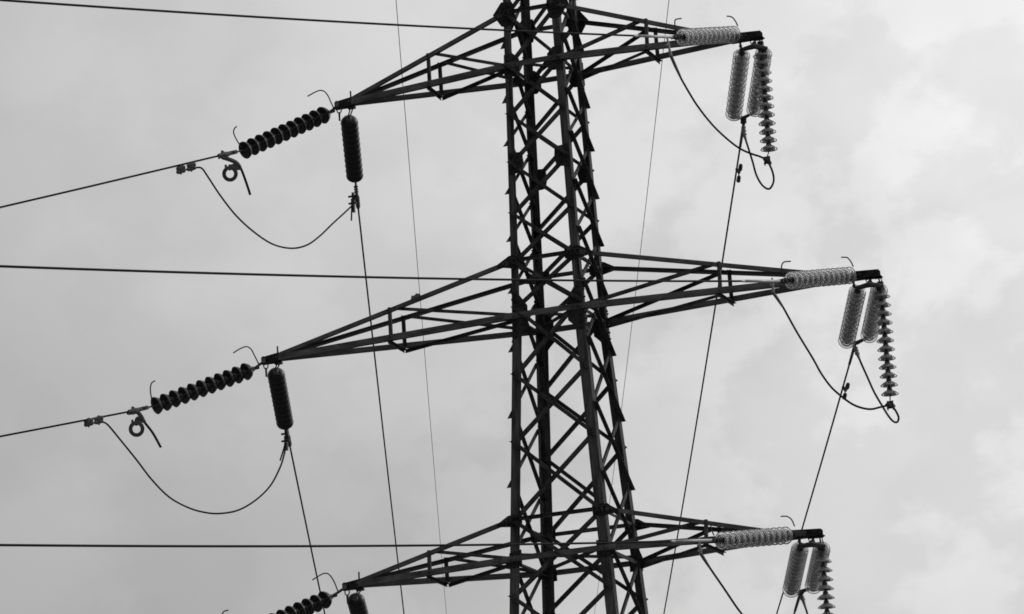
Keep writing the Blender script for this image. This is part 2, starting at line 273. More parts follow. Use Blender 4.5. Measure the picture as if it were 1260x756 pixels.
    'bwire_tR': [(2.697, 1.589, 17.901), (1.811, 3.927, 17.605), (0.926, 6.265, 17.316), (0.041, 8.603, 17.035), (-0.845, 10.941, 16.761), (-1.73, 13.279, 16.495), (-2.616, 15.617, 16.236), (-3.501, 17.955, 15.985), (-4.387, 20.293, 15.741), (-5.272, 22.631, 15.505), (-6.158, 24.969, 15.276), (-7.043, 27.307, 15.054), (-7.929, 29.645, 14.841), (-10.054, 35.256, 14.358), (-13.704, 44.895, 13.63), (-17.355, 54.535, 13.029), (-21.006, 64.174, 12.556), (-24.657, 73.814, 12.211), (-28.308, 83.453, 11.992), (-31.959, 93.093, 11.902), (-35.609, 102.732, 11.939), (-39.26, 112.372, 12.103), (-42.911, 122.011, 12.395), (-46.562, 131.651, 12.814), (-50.213, 141.29, 13.361), (-53.863, 150.93, 14.035), (-57.514, 160.569, 14.837)],
    'bclamp_mR': (4.14, 1.761, 14.192),
    'bwire_mR': [(4.14, 1.761, 14.192), (3.238, 4.093, 13.896), (2.336, 6.424, 13.607), (1.433, 8.756, 13.326), (0.531, 11.087, 13.052), (-0.371, 13.419, 12.786), (-1.274, 15.75, 12.528), (-2.176, 18.082, 12.276), (-3.078, 20.413, 12.033), (-3.981, 22.745, 11.797), (-4.883, 25.076, 11.568), (-5.785, 27.408, 11.347), (-6.688, 29.739, 11.133), (-8.853, 35.335, 10.651), (-12.573, 44.947, 9.923), (-16.294, 54.56, 9.323), (-20.014, 64.173, 8.851), (-23.734, 73.786, 8.506), (-27.455, 83.399, 8.288), (-31.175, 93.012, 8.198), (-34.895, 102.625, 8.236), (-38.616, 112.238, 8.401), (-42.336, 121.851, 8.693), (-46.056, 131.464, 9.113), (-49.776, 141.076, 9.66), (-53.497, 150.689, 10.335), (-57.217, 160.302, 11.138)],
    'bclamp_lR': (2.953, 1.762, 10.441),
    'bwire_lR': [(2.953, 1.762, 10.441), (2.047, 4.093, 10.145), (1.142, 6.423, 9.856), (0.237, 8.753, 9.575), (-0.668, 11.084, 9.301), (-1.574, 13.414, 9.035), (-2.479, 15.744, 8.776), (-3.384, 18.075, 8.525), (-4.289, 20.405, 8.281), (-5.195, 22.735, 8.045), (-6.1, 25.066, 7.816), (-7.005, 27.396, 7.595), (-7.911, 29.726, 7.381), (-10.083, 35.319, 6.899), (-13.816, 44.927, 6.171), (-17.548, 54.536, 5.57), (-21.281, 64.144, 5.098), (-25.013, 73.752, 4.752), (-28.746, 83.36, 4.534), (-32.478, 92.968, 4.444), (-36.211, 102.576, 4.481), (-39.943, 112.185, 4.646), (-43.676, 121.793, 4.938), (-47.408, 131.401, 5.357), (-51.141, 141.009, 5.904), (-54.873, 150.617, 6.579), (-58.606, 160.225, 7.381)],
    'earth_L': [(-2.496, 0.0, 24.059), (-3.368, 2.343, 23.887), (-4.24, 4.686, 23.719), (-5.111, 7.029, 23.557), (-5.983, 9.373, 23.4), (-6.855, 11.716, 23.247), (-7.726, 14.059, 23.1), (-8.598, 16.402, 22.957), (-9.47, 18.745, 22.82), (-10.341, 21.088, 22.688), (-11.213, 23.431, 22.56), (-12.084, 25.774, 22.438), (-12.956, 28.118, 22.32), (-15.048, 33.741, 22.059), (-18.642, 43.402, 21.677), (-22.235, 53.063, 21.381), (-25.829, 62.724, 21.169), (-29.423, 72.385, 21.042), (-33.017, 82.046, 21.0), (-36.611, 91.707, 21.044), (-40.204, 101.367, 21.172), (-43.798, 111.028, 21.385), (-47.392, 120.689, 21.683), (-50.986, 130.35, 22.067), (-54.58, 140.011, 22.535), (-58.173, 149.672, 23.088), (-61.767, 159.333, 23.726)],
    'earth_R': [(2.922, 0.0, 24.005), (2.048, 2.342, 23.833), (1.173, 4.684, 23.665), (0.298, 7.026, 23.503), (-0.576, 9.368, 23.345), (-1.451, 11.71, 23.193), (-2.325, 14.052, 23.045), (-3.2, 16.394, 22.903), (-4.074, 18.736, 22.766), (-4.949, 21.078, 22.633), (-5.824, 23.42, 22.506), (-6.698, 25.762, 22.383), (-7.573, 28.104, 22.266), (-9.672, 33.725, 22.004), (-13.278, 43.382, 21.622), (-16.884, 53.038, 21.325), (-20.49, 62.694, 21.113), (-24.096, 72.351, 20.986), (-27.701, 82.007, 20.944), (-31.307, 91.664, 20.987), (-34.913, 101.32, 21.115), (-38.519, 110.976, 21.328), (-42.125, 120.633, 21.625), (-45.731, 130.289, 22.008), (-49.337, 139.945, 22.476), (-52.943, 149.602, 23.029), (-56.549, 159.258, 23.667)],
    'jump_tL': [(-5.211, -2.334, 17.392), (-5.154, -2.128, 17.455), (-5.095, -1.923, 17.527), (-5.069, -1.801, 17.532), (-5.084, -1.566, 17.462), (-5.126, -1.01, 17.29), (-5.14, -0.412, 17.119), (-5.102, 0.177, 16.986), (-5.025, 0.714, 16.904), (-4.904, 1.172, 16.923), (-4.783, 1.535, 17.04), (-4.684, 1.866, 17.254), (-4.593, 2.218, 17.532), (-4.494, 2.582, 17.813), (-4.432, 2.807, 17.992)],
    'jump_mL': [(-7.034, -2.164, 13.677), (-6.959, -2.008, 13.714), (-6.893, -1.871, 13.744), (-6.855, -1.744, 13.712), (-6.827, -1.42, 13.554), (-6.788, -0.919, 13.302), (-6.758, -0.465, 13.065), (-6.686, 0.001, 12.851), (-6.552, 0.425, 12.73), (-6.409, 0.766, 12.688), (-6.274, 1.039, 12.702), (-6.108, 1.348, 12.784), (-5.94, 1.661, 12.973), (-5.796, 1.963, 13.246), (-5.719, 2.225, 13.591), (-5.701, 2.386, 13.848), (-5.707, 2.506, 14.06)],
    'jump_lL': [(-5.678, -2.454, 9.823), (-5.563, -2.133, 9.861), (-5.541, -1.765, 9.706), (-5.498, -0.452, 9.104), (-5.136, 0.859, 8.822), (-4.713, 1.866, 9.265), (-4.592, 2.54, 9.976), (-4.629, 2.898, 10.47)],
    'jump_tR': [(2.585, -1.892, 18.287), (2.574, -1.706, 18.089), (2.608, -1.467, 17.859), (2.687, -1.161, 17.587), (2.738, -1.005, 17.456), (2.803, -0.838, 17.324), (2.889, -0.651, 17.188), (3.014, -0.425, 17.042), (3.126, -0.251, 16.947), (3.249, -0.095, 16.891), (3.348, 0.022, 16.861), (3.422, 0.126, 16.812), (3.427, 0.221, 16.778), (3.416, 0.42, 16.695), (3.374, 0.587, 16.614), (3.288, 0.712, 16.556), (3.216, 0.761, 16.56), (3.111, 0.838, 16.667), (3.005, 0.964, 16.871), (2.919, 1.128, 17.136), (2.808, 1.322, 17.455), (2.731, 1.46, 17.683), (2.69, 1.59, 17.889)],
    'jumpclamp_tR': (3.422, 0.126, 16.812),
    'jump_mR': [(3.9, -1.909, 14.389), (3.871, -1.809, 14.251), (3.934, -1.659, 14.113), (4.039, -1.311, 13.756), (4.158, -0.964, 13.409), (4.214, -0.78, 13.218), (4.295, -0.591, 13.041), (4.391, -0.435, 12.921), (4.509, -0.268, 12.812), (4.62, -0.144, 12.76), (4.737, -0.032, 12.745), (4.862, 0.07, 12.78), (4.981, 0.169, 12.807), (5.009, 0.314, 12.769), (5.009, 0.513, 12.69), (4.958, 0.614, 12.641), (4.885, 0.666, 12.671), (4.797, 0.758, 12.785), (4.69, 0.896, 12.965), (4.527, 1.113, 13.253), (4.387, 1.333, 13.554), (4.271, 1.515, 13.804), (4.187, 1.653, 13.997), (4.131, 1.768, 14.156)],
    'jumpclamp_mR': (4.981, 0.169, 12.807),
    'jump_lR': [(2.518, -1.923, 10.736), (2.497, -1.812, 10.578), (2.546, -1.679, 10.438), (2.667, -1.383, 10.135), (2.814, -1.031, 9.774), (3.014, -0.674, 9.454), (3.319, -0.302, 9.228), (3.553, -0.067, 9.148), (3.762, 0.114, 9.147), (3.779, 0.335, 9.052), (3.749, 0.509, 8.955), (3.641, 0.616, 8.907), (3.516, 0.77, 9.107), (3.337, 1.099, 9.544), (3.117, 1.488, 10.074), (3.013, 1.676, 10.335), (2.954, 1.76, 10.453)],
    'jumpclamp_lR': (3.762, 0.114, 9.147),
    'coil_tL': [(-4.708, -1.572, 17.454), (-4.825, -1.683, 17.72), (-4.601, -1.578, 17.62), (-4.542, -1.534, 17.53), (-4.498, -1.468, 17.342), (-4.459, -1.395, 17.118)],
    'coil_mL': [(-6.499, -1.484, 13.654), (-6.607, -1.585, 13.894), (-6.441, -1.527, 13.895), (-6.368, -1.461, 13.744), (-6.273, -1.384, 13.578), (-6.187, -1.294, 13.353)],
    'pg_tL': [(-5.198, -2.316, 17.408), (-5.04, -2.269, 17.44)],
    'pg_mL': [(-7.001, -2.117, 13.706), (-6.85, -2.071, 13.733)],
    'damp_tR': (2.058, 3.254, 17.668),
    'damp_mR': (3.407, 3.67, 13.957),
    'tip_tL': (-3.4, 0.0, 18.803),
    'tip_tR': (3.434, 0.0, 18.785),
    'tip_mL': (-4.857, 0.0, 14.834),
    'tip_mR': (4.881, 0.0, 14.796),
    'tip_lL': (-3.67, 0.0, 11.093),
    'tip_lR': (3.739, 0.0, 11.028),
}

# ------------------------------------------------------------------ ground
def build_ground():
    bm = bmesh.new(); n = 60; Rr = 2500.0; rows = []
    for i in range(n+1):
        row = []
        for j in range(n+1):
            u = (i/n*2-1); v = (j/n*2-1); x = Rr*u*abs(u)**1.5; y = Rr*v*abs(v)**1.5; d = math.hypot(x, y)
            z = 0.0 if d < 60 else min(1, (d-60)/300)*1.5*(math.sin(x*.011)+math.cos(y*.009))-.0
            row.append(bm.verts.new((x, y, z)))
        rows.append(row)
    for i in range(n):
        for j in range(n): bm.faces.new((rows[i][j], rows[i+1][j], rows[i+1][j+1], rows[i][j+1]))
    o = obj('ground', bm, GROUND, None, True); o['kind'] = 'structure'
build_ground()

# ------------------------------------------------------------------ lattice tower
ZM = 14.8                                     # level of the middle cross-arms
WX = ((4.0, .4720), (0.0, .5660), (-3.757, .7790)); WY = ((4.0, .4950), (0.0, .5900), (-3.757, .7700))
def hw(z, T):
    if z >= 0: (z1, a), (z0, b) = T[0], T[1]
    else: (z1, a), (z0, b) = T[1], T[2]
    return b+(a-b)*(z-z0)/(z1-z0)
S = {'A': (-1, -1), 'C': (1, -1), 'B': (-1, 1), 'D': (1, 1)}
def leg(c, z): return Vector((S[c][0]*hw(z, WX), S[c][1]*hw(z, WY), z+ZM))
TOP = 9.2
tower = thing('lattice_tower', (0, 0, 0), 'tall dark steel lattice pylon with three pairs of cross-arms', 'pylon')
for c in 'ABCD':
    a = Vector((-S[c][0], 0, 0)); b = Vector((0, -S[c][1], 0)); bm = bmesh.new()
    leg_bar(bm, leg(c, -ZM-.05), leg(c, 0), a, b, .15, .013)
    leg_bar(bm, leg(c, 0), leg(c, TOP), a, b, .118, .011)
    for z in (-9, -5.2):       # splices
        for k in range(-3, 4):
            P = leg(c, z+k*.09); bolt(bm, P+a*.075, -b, .016, .026); bolt(bm, P+b*.075, -a, .016, .026)
    obj('leg', bm, STEEL, tower)
# faces: (leg from which the outer bar falls, leg where it lands, outward normal)
FACES = [('A', 'C', Vector((0, -1, 0))), ('C', 'D', Vector((1, 0, 0))), ('D', 'B', Vector((0, 1, 0))), ('B', 'A', Vector((-1, 0, 0)))]
FRONT = [4.844, 4.0, 3.2, 2.42, 1.61, .846, .12, -.93, -1.98, -3.17, -4.33, -5.62]
SIDE = [5.25, 4.36, 3.47, 2.77, 2.0, 1.24, .42, -.5, -1.53, -2.6, -3.76, -5.0, -6.3]
def brace_pair(P, Q, z1, z0, n, s, bms=None):
    """outer bar from P (high) to Q (low), inner bar from Q (high) to P (low)"""
    inn = {'A': 1, 'B': 1, 'C': 1, 'D': 1}
    tang = (leg(Q, z0)-leg(P, z0)); tang.z = 0; tang.normalize()
    def mk(h, l, zz1, zz0, off, side, tg, ext):
        bm = bmesh.new() if bms is None else bms
        A = leg(h, zz1)+n*off+tg*.05; B = leg(l, zz0)+n*off-tg*.05
        angle_bar(bm, A, B, n, s, .006, side, ext, flip=(side > 0))
        ax = (B-A).normalized()
        for X, d in ((A, 1), (B, -1)):
            for k in (.0, .05): bolt(bm, X+ax*d*k+n*(.006 if off > 0 else .02), n, .012, .018)
        if bms is None: obj('brace', bm, STEEL2, tower)
    mk(P, Q, z1, z0, .012, 1, tang, .055)
    mk(Q, P, z1, z0, -.0135, -1, -tang, .035)
def all_braces():
    for P, Q, n in FACES:
        zs = FRONT if n.x == 0 else SIDE
        for z1, z0 in zip(zs, zs[1:]):
            s = (.054 if z1 > .3 else .058) if n.x == 0 else .066
            brace_pair(P, Q, z1, z0, n, s)
all_braces()
bm = bmesh.new()
for P, Q, n in FACES:
    zs = FRONT if n.x == 0 else SIDE
    low = [zs[-1]]
    while low[-1] > -13.4: low.append(low[-1]-1.45-.08*len(low))
    low = [max(z, -14.3) for z in low]
    for z1, z0 in zip(low, low[1:]): brace_pair(P, Q, z1, z0, n, .062, bm)
    z = zs[0]; high = [z]
    while high[-1] < TOP-1.0: high.append(high[-1]+.85)
    for z0, z1 in zip(high, high[1:]): brace_pair(P, Q, z1, z0, n, .05, bm)
o = obj('outer_bracing', bm, STEEL2, tower); o['kind'] = 'stuff'

# gusset plates: polygon (tangent from the leg corner inwards, height) on a face
def gusset(c, z, face_n, poly, th=.009, off=.0012, bolts=(), mt=None):
    tg = Vector((-S[c][0], 0, 0)) if face_n.x == 0 else Vector((0, -S[c][1], 0))
    bm = bmesh.new(); P = leg(c, z)+face_n*off
    up = (leg(c, z+.5)-leg(c, z-.5)).normalized()
    v0 = [bm.verts.new(P+tg*x+up*y) for x, y in poly]; v1 = [bm.verts.new(P+tg*x+up*y+face_n*th) for x, y in poly]
    bm.faces.new(v0); bm.faces.new(v1[::-1])
    for i in range(len(poly)): bm.faces.new((v0[i], v0[(i+1) % len(poly)], v1[(i+1) % len(poly)], v1[i]))
    for x, y in bolts: bolt(bm, P+tg*x+up*y+face_n*th, face_n, .015, .022)
    obj('gusset_plate', bm, mt or PLATE, tower)
NF, NB = Vector((0, -1, 0)), Vector((0, 1, 0))
HEX = [(-.17, .01), (-.03, .2), (.15, .18), (.2, .02), (.14, -.2), (-.03, -.2)]
for c in 'ABCD':
    n = NF if S[c][1] < 0 else NB
    gusset(c, 4.844, n, HEX, bolts=[(-.08, .02), (0, .1), (0, -.1), (.08, .12), (.08, -.12), (.16, 0)])
    gusset(c, 4.02, n, [(-.01, .16), (.14, .16), (.24, .06), (.24, -.14), (.17, -.22), (-.01, -.22)], bolts=[(.05, .05), (.05, -.12), (.15, .08), (.2, -.1), (.15, -.18)])
    gusset(c, 2.42, n, [(.02, .17), (.24, .15), (.26, -.02), (.23, -.17), (.02, -.19)], bolts=[(.06, .1), (.06, -.1), (.16, .08), (.16, -.1), (.19, 0)])
    gusset(c, .846, n, [(-.22, -.055), (-.22, -.01), (-.03, .10), (.04, .11), (.22, .07), (.22, -.07), (.04, -.11), (-.04, -.09)], bolts=[(-.1, -.01), (.0, .04), (.08, .06), (.16, .0), (.2, -.04)])
    gusset(c, .0, n, [(.0, .38), (.06, .39), (.245, .13), (.25, -.2), (.17, -.28), (.11, -.36), (.0, -.37)], bolts=[(.05, .32), (.05, .23), (.05, .13), (.05, -.12), (.05, -.24), (.05, -.33), (.15, .16), (.2, -.06), (.16, -.15), (.22, .08)])
    gusset(c, -3.175, n, [(-.21, -.075), (-.21, -.03), (-.04, .08), (.04, .09), (.19, .08), (.19, -.08), (.03, -.10), (-.05, -.09)], bolts=[(-.1, -.03), (0, .03), (.07, .05), (.14, .03), (.14, -.05)])
    gusset(c, -3.757, n, [(-.01, .09), (.18, .13), (.2, -.13), (-.01, -.14)], bolts=[(.05, .05), (.05, -.06), (.14, .05), (.14, -.07)])
    # splice cover on both flanges round the middle level
    for nn in (n, Vector((S[c][0], 0, 0))):
        if nn.x != 0:
            gusset(c, .05, nn, [(.012, .5), (.1, .5), (.1, -.52), (.012, -.52)], th=.012, bolts=[(.055, y) for y in (.42, .32, .22, .1, -.02, -.14, -.24, -.34, -.44)])
# inner splice angle shows behind B-A-C-D legs as lighter flange; horizontal ties
def tie(a, b, z, n, s, off=-.02, side=-1, ext=.05, name='tie_bar', dz=0.0, m=None):
    bm = bmesh.new(); P = leg(a, z)+n*off; Q = leg(b, z+dz)+n*off
    if name == 'cross_beam': box(bm, P-(Q-P).normalized()*ext+n*.006, Q+(Q-P).normalized()*ext+n*.006, s, .011, n)
    else: angle_bar(bm, P, Q, n, s, .007, side, ext)
    ax = (Q-P).normalized()
    for X, d in ((P, 1), (Q, -1)):
        for k in (.03, .1, .17): bolt(bm, X+ax*d*k+n*max(off+.007, .014), n, .015, .022)
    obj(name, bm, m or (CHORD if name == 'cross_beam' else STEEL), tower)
for z in (4.844, .846, -3.175):
    tie('A', 'C', z+.01, NF, .055, .012, 1); tie('B', 'D', z+.01, NB, .055, .012, 1)
for z, s in ((4.0, .085), (0.0, .09), (-3.757, .085)):
    tie('A', 'C', z, NF, s, .014, 1, .12, 'cross_beam'); tie('B', 'D', z, NB, s, .014, 1, .12, 'cross_beam')
    tie('C', 'D', z-.03, Vector((1, 0, 0)), .06, -.016, -1); tie('A', 'B', z-.03, Vector((-1, 0, 0)), .06, -.016, -1)
    bm = bmesh.new(); angle_bar(bm, leg('B', z)+V(.06, -.06, .02), leg('C', z)+V(-.06, .06, .02), Vector((0, 0, 1)), .06, .007, 1); obj('diaphragm_bar', bm, STEEL2, tower)
    bm = bmesh.new(); angle_bar(bm, leg('A', z)+V(.06, .06, .05), leg('D', z)+V(-.06, -.06, .05), Vector((0, 0, 1)), .05, .007, 1); obj('diaphragm_bar', bm, STEEL2, tower)
for z in (.846, -3.175, 4.844):
    tie('C', 'D', z-.02, Vector((1, 0, 0)), .045, -.016, -1); tie('A', 'B', z-.02, Vector((-1, 0, 0)), .045, -.016, -1)

# cross-arms
def cross_arm(side, z, hu, tipx, tipz, t0, label, clip=False):
    s = 1 if side == 'R' else -1; f, b = ('C', 'D') if s > 0 else ('A', 'B')
    arm = bpy.data.objects.new('cross_arm', None); COL.objects.link(arm); arm.parent = tower; arm['label'] = label
    Z = Vector((0, 0, 1)); TL = {}
    tip = Vector((tipx, 0, tipz))
    inset = .42 if s > 0 else .10           # chords meet the tip plates here
    low = {}; upc = {}
    for k, c, sy in (('f', f, -1), ('b', b, 1)):
        n = Vector((0, sy, 0))
        P = leg(c, z)+n*.012-Vector((s*.02, 0, 0)); Q = tip+Vector((-s*.04, sy*.045, 0))
        low[k] = (P, Q)
        bm = bmesh.new(); ax, m_, nn = frame(P, Q, n); h = .092
        # vertical flange outside, horizontal flange along the bottom inwards
        hz = Vector((0, 0, 1)); prof = [(0, -h/2), (.009, -h/2), (.009, h/2), (0, h/2)]
        out = n; pr = [(0, -h/2), (0, h/2), (-.009, h/2), (-.009, -h/2+.009), (-h*.85, -h/2+.009), (-h*.85, -h/2)]
        prism(bm, P, Q, pr, out, hz)
        for kk in (.06, .14, .22, .3): bolt(bm, P+ax*kk+n*.001, n, .015, .022)
        for kk in (.1, .2): bolt(bm, Q-ax*kk+n*.001, n, .014, .02)
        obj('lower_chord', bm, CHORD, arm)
        P = leg(c, z+hu)+n*.024+Vector((s*.02, 0, 0)); Q = tip+Vector((-s*(inset+.05), sy*.055, .03 if s > 0 else .035))
        upc[k] = (P, Q)
        bm = bmesh.new(); angle_bar(bm, P, Q, n, .062, .007, -1, .0, flip=(s > 0)); ax = (Q-P).normalized()
        for kk in (.03, .1): bolt(bm, P+ax*kk, n, .014, .03)
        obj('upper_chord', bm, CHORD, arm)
    def at(pq, t): return pq[0]+(pq[1]-pq[0])*t
    for k, sy in (('f', -1), ('b', 1)):
        n = Vector((0, sy, 0)); lo = at(low[k], t0); hi = at(upc[k], (lo.x-upc[k][0].x)/(upc[k][1].x-upc[k][0].x))
        bm = bmesh.new(); angle_bar(bm, hi-n*.012+Z*.02, lo-n*.012-Z*.02, n, .05, .006, -1, .03)
        bolt(bm, hi-n*.0, n, .013, .022); bolt(bm, lo-n*.0, n, .013, .022)
        obj('post', bm, STEEL2, arm)
        c = f if k == 'f' else b
        bm = bmesh.new(); E_ = leg(c, z)+n*.02+Vector((s*.03, 0, .02)); hi2 = hi-Vector((s*.1, 0, 0)); hi2.z = at(upc[k], (hi2.x-upc[k][0].x)/(upc[k][1].x-upc[k][0].x)).z
        angle_bar(bm, hi2-n*.014, E_-n*.014, n, .052, .006, -1, .03)
        bolt(bm, hi2, n, .013, .022); obj('strut', bm, STEEL2, arm)
        if k == 'f': lf = lo
        else: lb = lo
    D3 = Vector((0, 0, -.055))
    bm = bmesh.new(); angle_bar(bm, lf+D3, lb+D3+Vector((s*.02, 0, 0)), Z, .05, .006, -1, .05); obj('plan_bar', bm, STEEL2, arm)
    if s < 0: P, Q = lb, leg('A', z)
    else: P, Q = lf, leg('D', z)
    bm = bmesh.new(); angle_bar(bm, P+D3*1.15, Q+D3*1.15, Z, .05, .006, -1, .03); obj('plan_diagonal', bm, STEEL2, arm)
    # tip: two side plates, bottom plate, bolts
    L_ = .40 if s > 0 else .17; EX = (.15 if z == 0 else .09) if s > 0 else .12; bm = bmesh.new()
    for sy in (-1, 1):
        y = sy*.058; x0, x1 = sorted((tip.x-s*L_, tip.x+s*EX)); zt = .047 if s > 0 else .042; zb = -.052
        pl = [(x0, zb), (x1, zb), (x1, zt-.012), (x0, zt+.02)] if s > 0 else [(x0, zb+.01), (x1, zb), (x1, zt+.03), (x0, zt-.01)]
        a_ = [bm.verts.new((x, y, tip.z+zz)) for x, zz in pl]; b_ = [bm.verts.new((x, y+sy*.009, tip.z+zz)) for x, zz in pl]
        bm.faces.new(a_); bm.faces.new(b_[::-1])
        for i in range(4): bm.faces.new((a_[i], a_[(i+1) % 4], b_[(i+1) % 4], b_[i]))
        for i in range(4):
            bolt(bm, Vector((x0+(x1-x0)*(i+.6)/4.3, y+sy*.009, tip.z+(-.02 if i % 2 else .03))), Vector((0, sy, 0)), .014, .02)
    x0, x1 = sorted((tip.x-s*L_, tip.x+s*(EX+.03))); xm = (x0+x1)/2
    prism(bm, V(x0, 0, tip.z-.059), V(x1, 0, tip.z-.059), [(-.075, -.006), (.075, -.006), (.075, .006), (-.075, .006)], Vector((0, 1, 0)), Z)
    if s > 0: prism(bm, V(x0+.05, 0, tip.z+.03), V(x1-.03, 0, tip.z+.03), [(-.054, -.006), (.054, -.006), (.054, .006), (-.054, .006)], Vector((0, 1, 0)), Z)
    obj('tip_plate', bm, PLATE, arm)
    if s < 0:
        bm = bmesh.new(); cyl(bm, V(tip.x+.14, .0, tip.z-.02), V(tip.x+.14, .0, tip.z+.19), .014, 8); obj('tip_bolt', bm, DARKFIT, arm)
        bm = bmesh.new(); xs = tip.x-.045
        tube(bm, smooth_pts([(xs-.03, -.06, tip.z-.07), (xs-.035, -.06, tip.z-.13), (xs, -.06, tip.z-.165), (xs+.035, -.06, tip.z-.13), (xs+.03, -.06, tip.z-.07)]), .010, 6)
        cyl(bm, V(xs, -.06, tip.z-.15), V(xs, -.06, tip.z-.29), .019, 8, .015); obj('shackle', bm, DARKFIT, arm)
    else:
        bm = bmesh.new(); xs = tip.x-.24
        tube(bm, [(xs, -.05, tip.z-.07), (xs, -.05, tip.z-.15)], .02, 6); tube(bm, [(xs, -.05, tip.z-.15), (xs+.01, -.05, tip.z-.2)], [.03, .012], 8); obj('shackle', bm, DARKFIT, arm)
    if clip:
        P, Q = upc['f']; X = P+(Q-P)*.395; ax = (Q-P).normalized(); bm = bmesh.new()
        up = Vector((0, 0, 1)); pl = [(.13, -.02), (.10, .055), (.045, .04), (-.02, .06), (-.09, .035), (-.13, -.01), (-.12, -.07), (-.03, -.05), (.08, -.05)]
        ex = ax
        a_ = [bm.verts.new(X+ex*x*.75+up*(y+.035)+NF*-.012) for x, y in pl]; b_ = [bm.verts.new(X+ex*x*.75+up*(y+.035)+NF*-.006) for x, y in pl]
        bm.faces.new(a_); bm.faces.new(b_[::-1])
        for i in range(len(pl)): bm.faces.new((a_[i], a_[(i+1) % len(pl)], b_[(i+1) % len(pl)], b_[i]))
        obj('clip_plate', bm, GALV, arm)
    return arm
cross_arm('L', 4.0, .844, G['tip_tL'][0], G['tip_tL'][2], .47, 'upper left cross-arm')
cross_arm('R', 4.0, .844, G['tip_tR'][0], G['tip_tR'][2], .45, 'upper right cross-arm')
cross_arm('L', 0.0, .846, G['tip_mL'][0], G['tip_mL'][2], .50, 'long middle left cross-arm', True)
cross_arm('R', 0.0, .846, G['tip_mR'][0], G['tip_mR'][2], .49, 'long middle right cross-arm')
cross_arm('L', -3.757, .581, G['tip_lL'][0], G['tip_lL'][2], .51, 'lower left cross-arm')
cross_arm('R', -3.757, .581, G['tip_lR'][0], G['tip_lR'][2], .48, 'lower right cross-arm')
# peak bracket above the frame carrying the two earth wires
for sx, n in ((-1, 'earth_L'), (1, 'earth_R')):
    E0 = Vector(G[n][0]); bm = bmesh.new()
    for c in (('A', 'B') if sx < 0 else ('C', 'D')):
        ny = Vector((0, S[c][1], 0))
        angle_bar(bm, leg(c, TOP), E0, ny, .06, .007, -1, .02); angle_bar(bm, leg(c, TOP-.9), E0, ny, .06, .007, -1, .02)
    obj('peak_bracket', bm, STEEL, tower)
bm = bmesh.new()
for a, b in ('AC', 'CD', 'DB', 'BA'):
    box(bm, leg(a, TOP), leg(b, TOP), .06, .06); box(bm, leg(a, TOP-.9), leg(b, TOP-.9), .06, .06)
obj('peak_frame', bm, STEEL, tower)
# footings
for i, c in enumerate('ABCD'):
    P = leg(c, -ZM); bm = bmesh.new(); P.z = 0
    prism(bm, P+V(0, 0, -.5), P+V(0, 0, .28), [(-.35, -.35), (.35, -.35), (.35, .35), (-.35, .35)], Vector((1, 0, 0)), Vector((0, 1, 0)))
    bmesh.ops.bevel(bm, geom=list(bm.edges), offset=.03, segments=2, affect='EDGES')
    tag(obj('concrete_footing', bm, CONC), 'square concrete block under a pylon leg', 'footing', 'footings under the pylon legs')

# ------------------------------------------------------------------ insulators
def glass_mesh(R0):
    k = R0/.1275; bm = bmesh.new()
    dome = [(.030, .014), (.044, .012), (.056, .005), (.075, -.006), (.096, -.020), (.114, -.036), (.1235, -.048), (.1210, -.054), (.110, -.043), (.092, -.028), (.072, -.015), (.053, -.006), (.040, -.002), (.030, .000)]
    lathe(bm, [(r*k, z) for r, z in dome], 48); nd = len(bm.faces)
    def ring(r, z0, z1, w):
        pr = [(r-w, z0), (r+w, z0), (r+w*1.1, (z0+z1)/2), (r+w*.6, z1), (r-w*.6, z1), (r-w*1.1, (z0+z1)/2), (r-w, z0)]
        lathe(bm, [(q*k, z) for q, z in pr], 48)
    ring(.1235, -.046, -.058, .0050); ring(.0860, -.026, -.062, .0036); ring(.0540, -.010, -.056, .0030)
    bmesh.ops.remove_doubles(bm, verts=bm.verts, dist=1e-5)
    me = bpy.data.meshes.new('glass_shell')
    for i, f in enumerate(bm.faces): f.material_index = 0 if i < nd else 1; f.smooth = True
    bmesh.ops.recalc_face_normals(bm, faces=bm.faces); bm.to_mesh(me); bm.free(); me.materials.append(GLASS); me.materials.append(GLASSR); return me
PORC_P = [(.0, .012), (.035, .012), (.05, .006), (.07, -.002), (.098, -.018), (.118, -.040), (.1325, -.066), (.1345, -.074), (.131, -.078), (.126, -.070), (.112, -.046), (.106, -.052), (.101, -.044), (.090, -.030), (.084, -.038), (.078, -.026), (.066, -.018), (.060, -.026), (.055, -.014), (.035, -.010), (.0, -.010)]
CAP_P = [(.0, .066), (.020, .066), (.024, .058), (.032, .050), (.040, .034), (.042, .006), (.046, -.004), (.044, -.010), (.0, -.010)]
PIN_P = [(.0, -.012), (.034, -.012), (.032, -.03), (.020, -.048), (.014, -.055), (.012, -.078), (.0, -.078)]
PIN_L = [(.0, -.012), (.034, -.012), (.030, -.03), (.016, -.05), (.012, -.11), (.0, -.11)]
GL_ME = glass_mesh(.130)
PO_ME = mesh_from('porcelain_shell', [(r*1.05, z*1.4) for r, z in PORC_P], PORC, 40)
def capmesh(name, m, cp, pp): return mesh_from(name, cp, m, 20), mesh_from(name+'_pin', pp, m, 12)
CAPG, PING = capmesh('cap_dark', CAPD, CAP_P, PIN_P); CAPT, PINT = capmesh('cap_pale', GALVL, CAP_P, PIN_P); CAPL, PINL = capmesh('cap_grey', GALV, [(r*1.08, z*1.15 if z > 0 else z) for r, z in CAP_P], PIN_L)
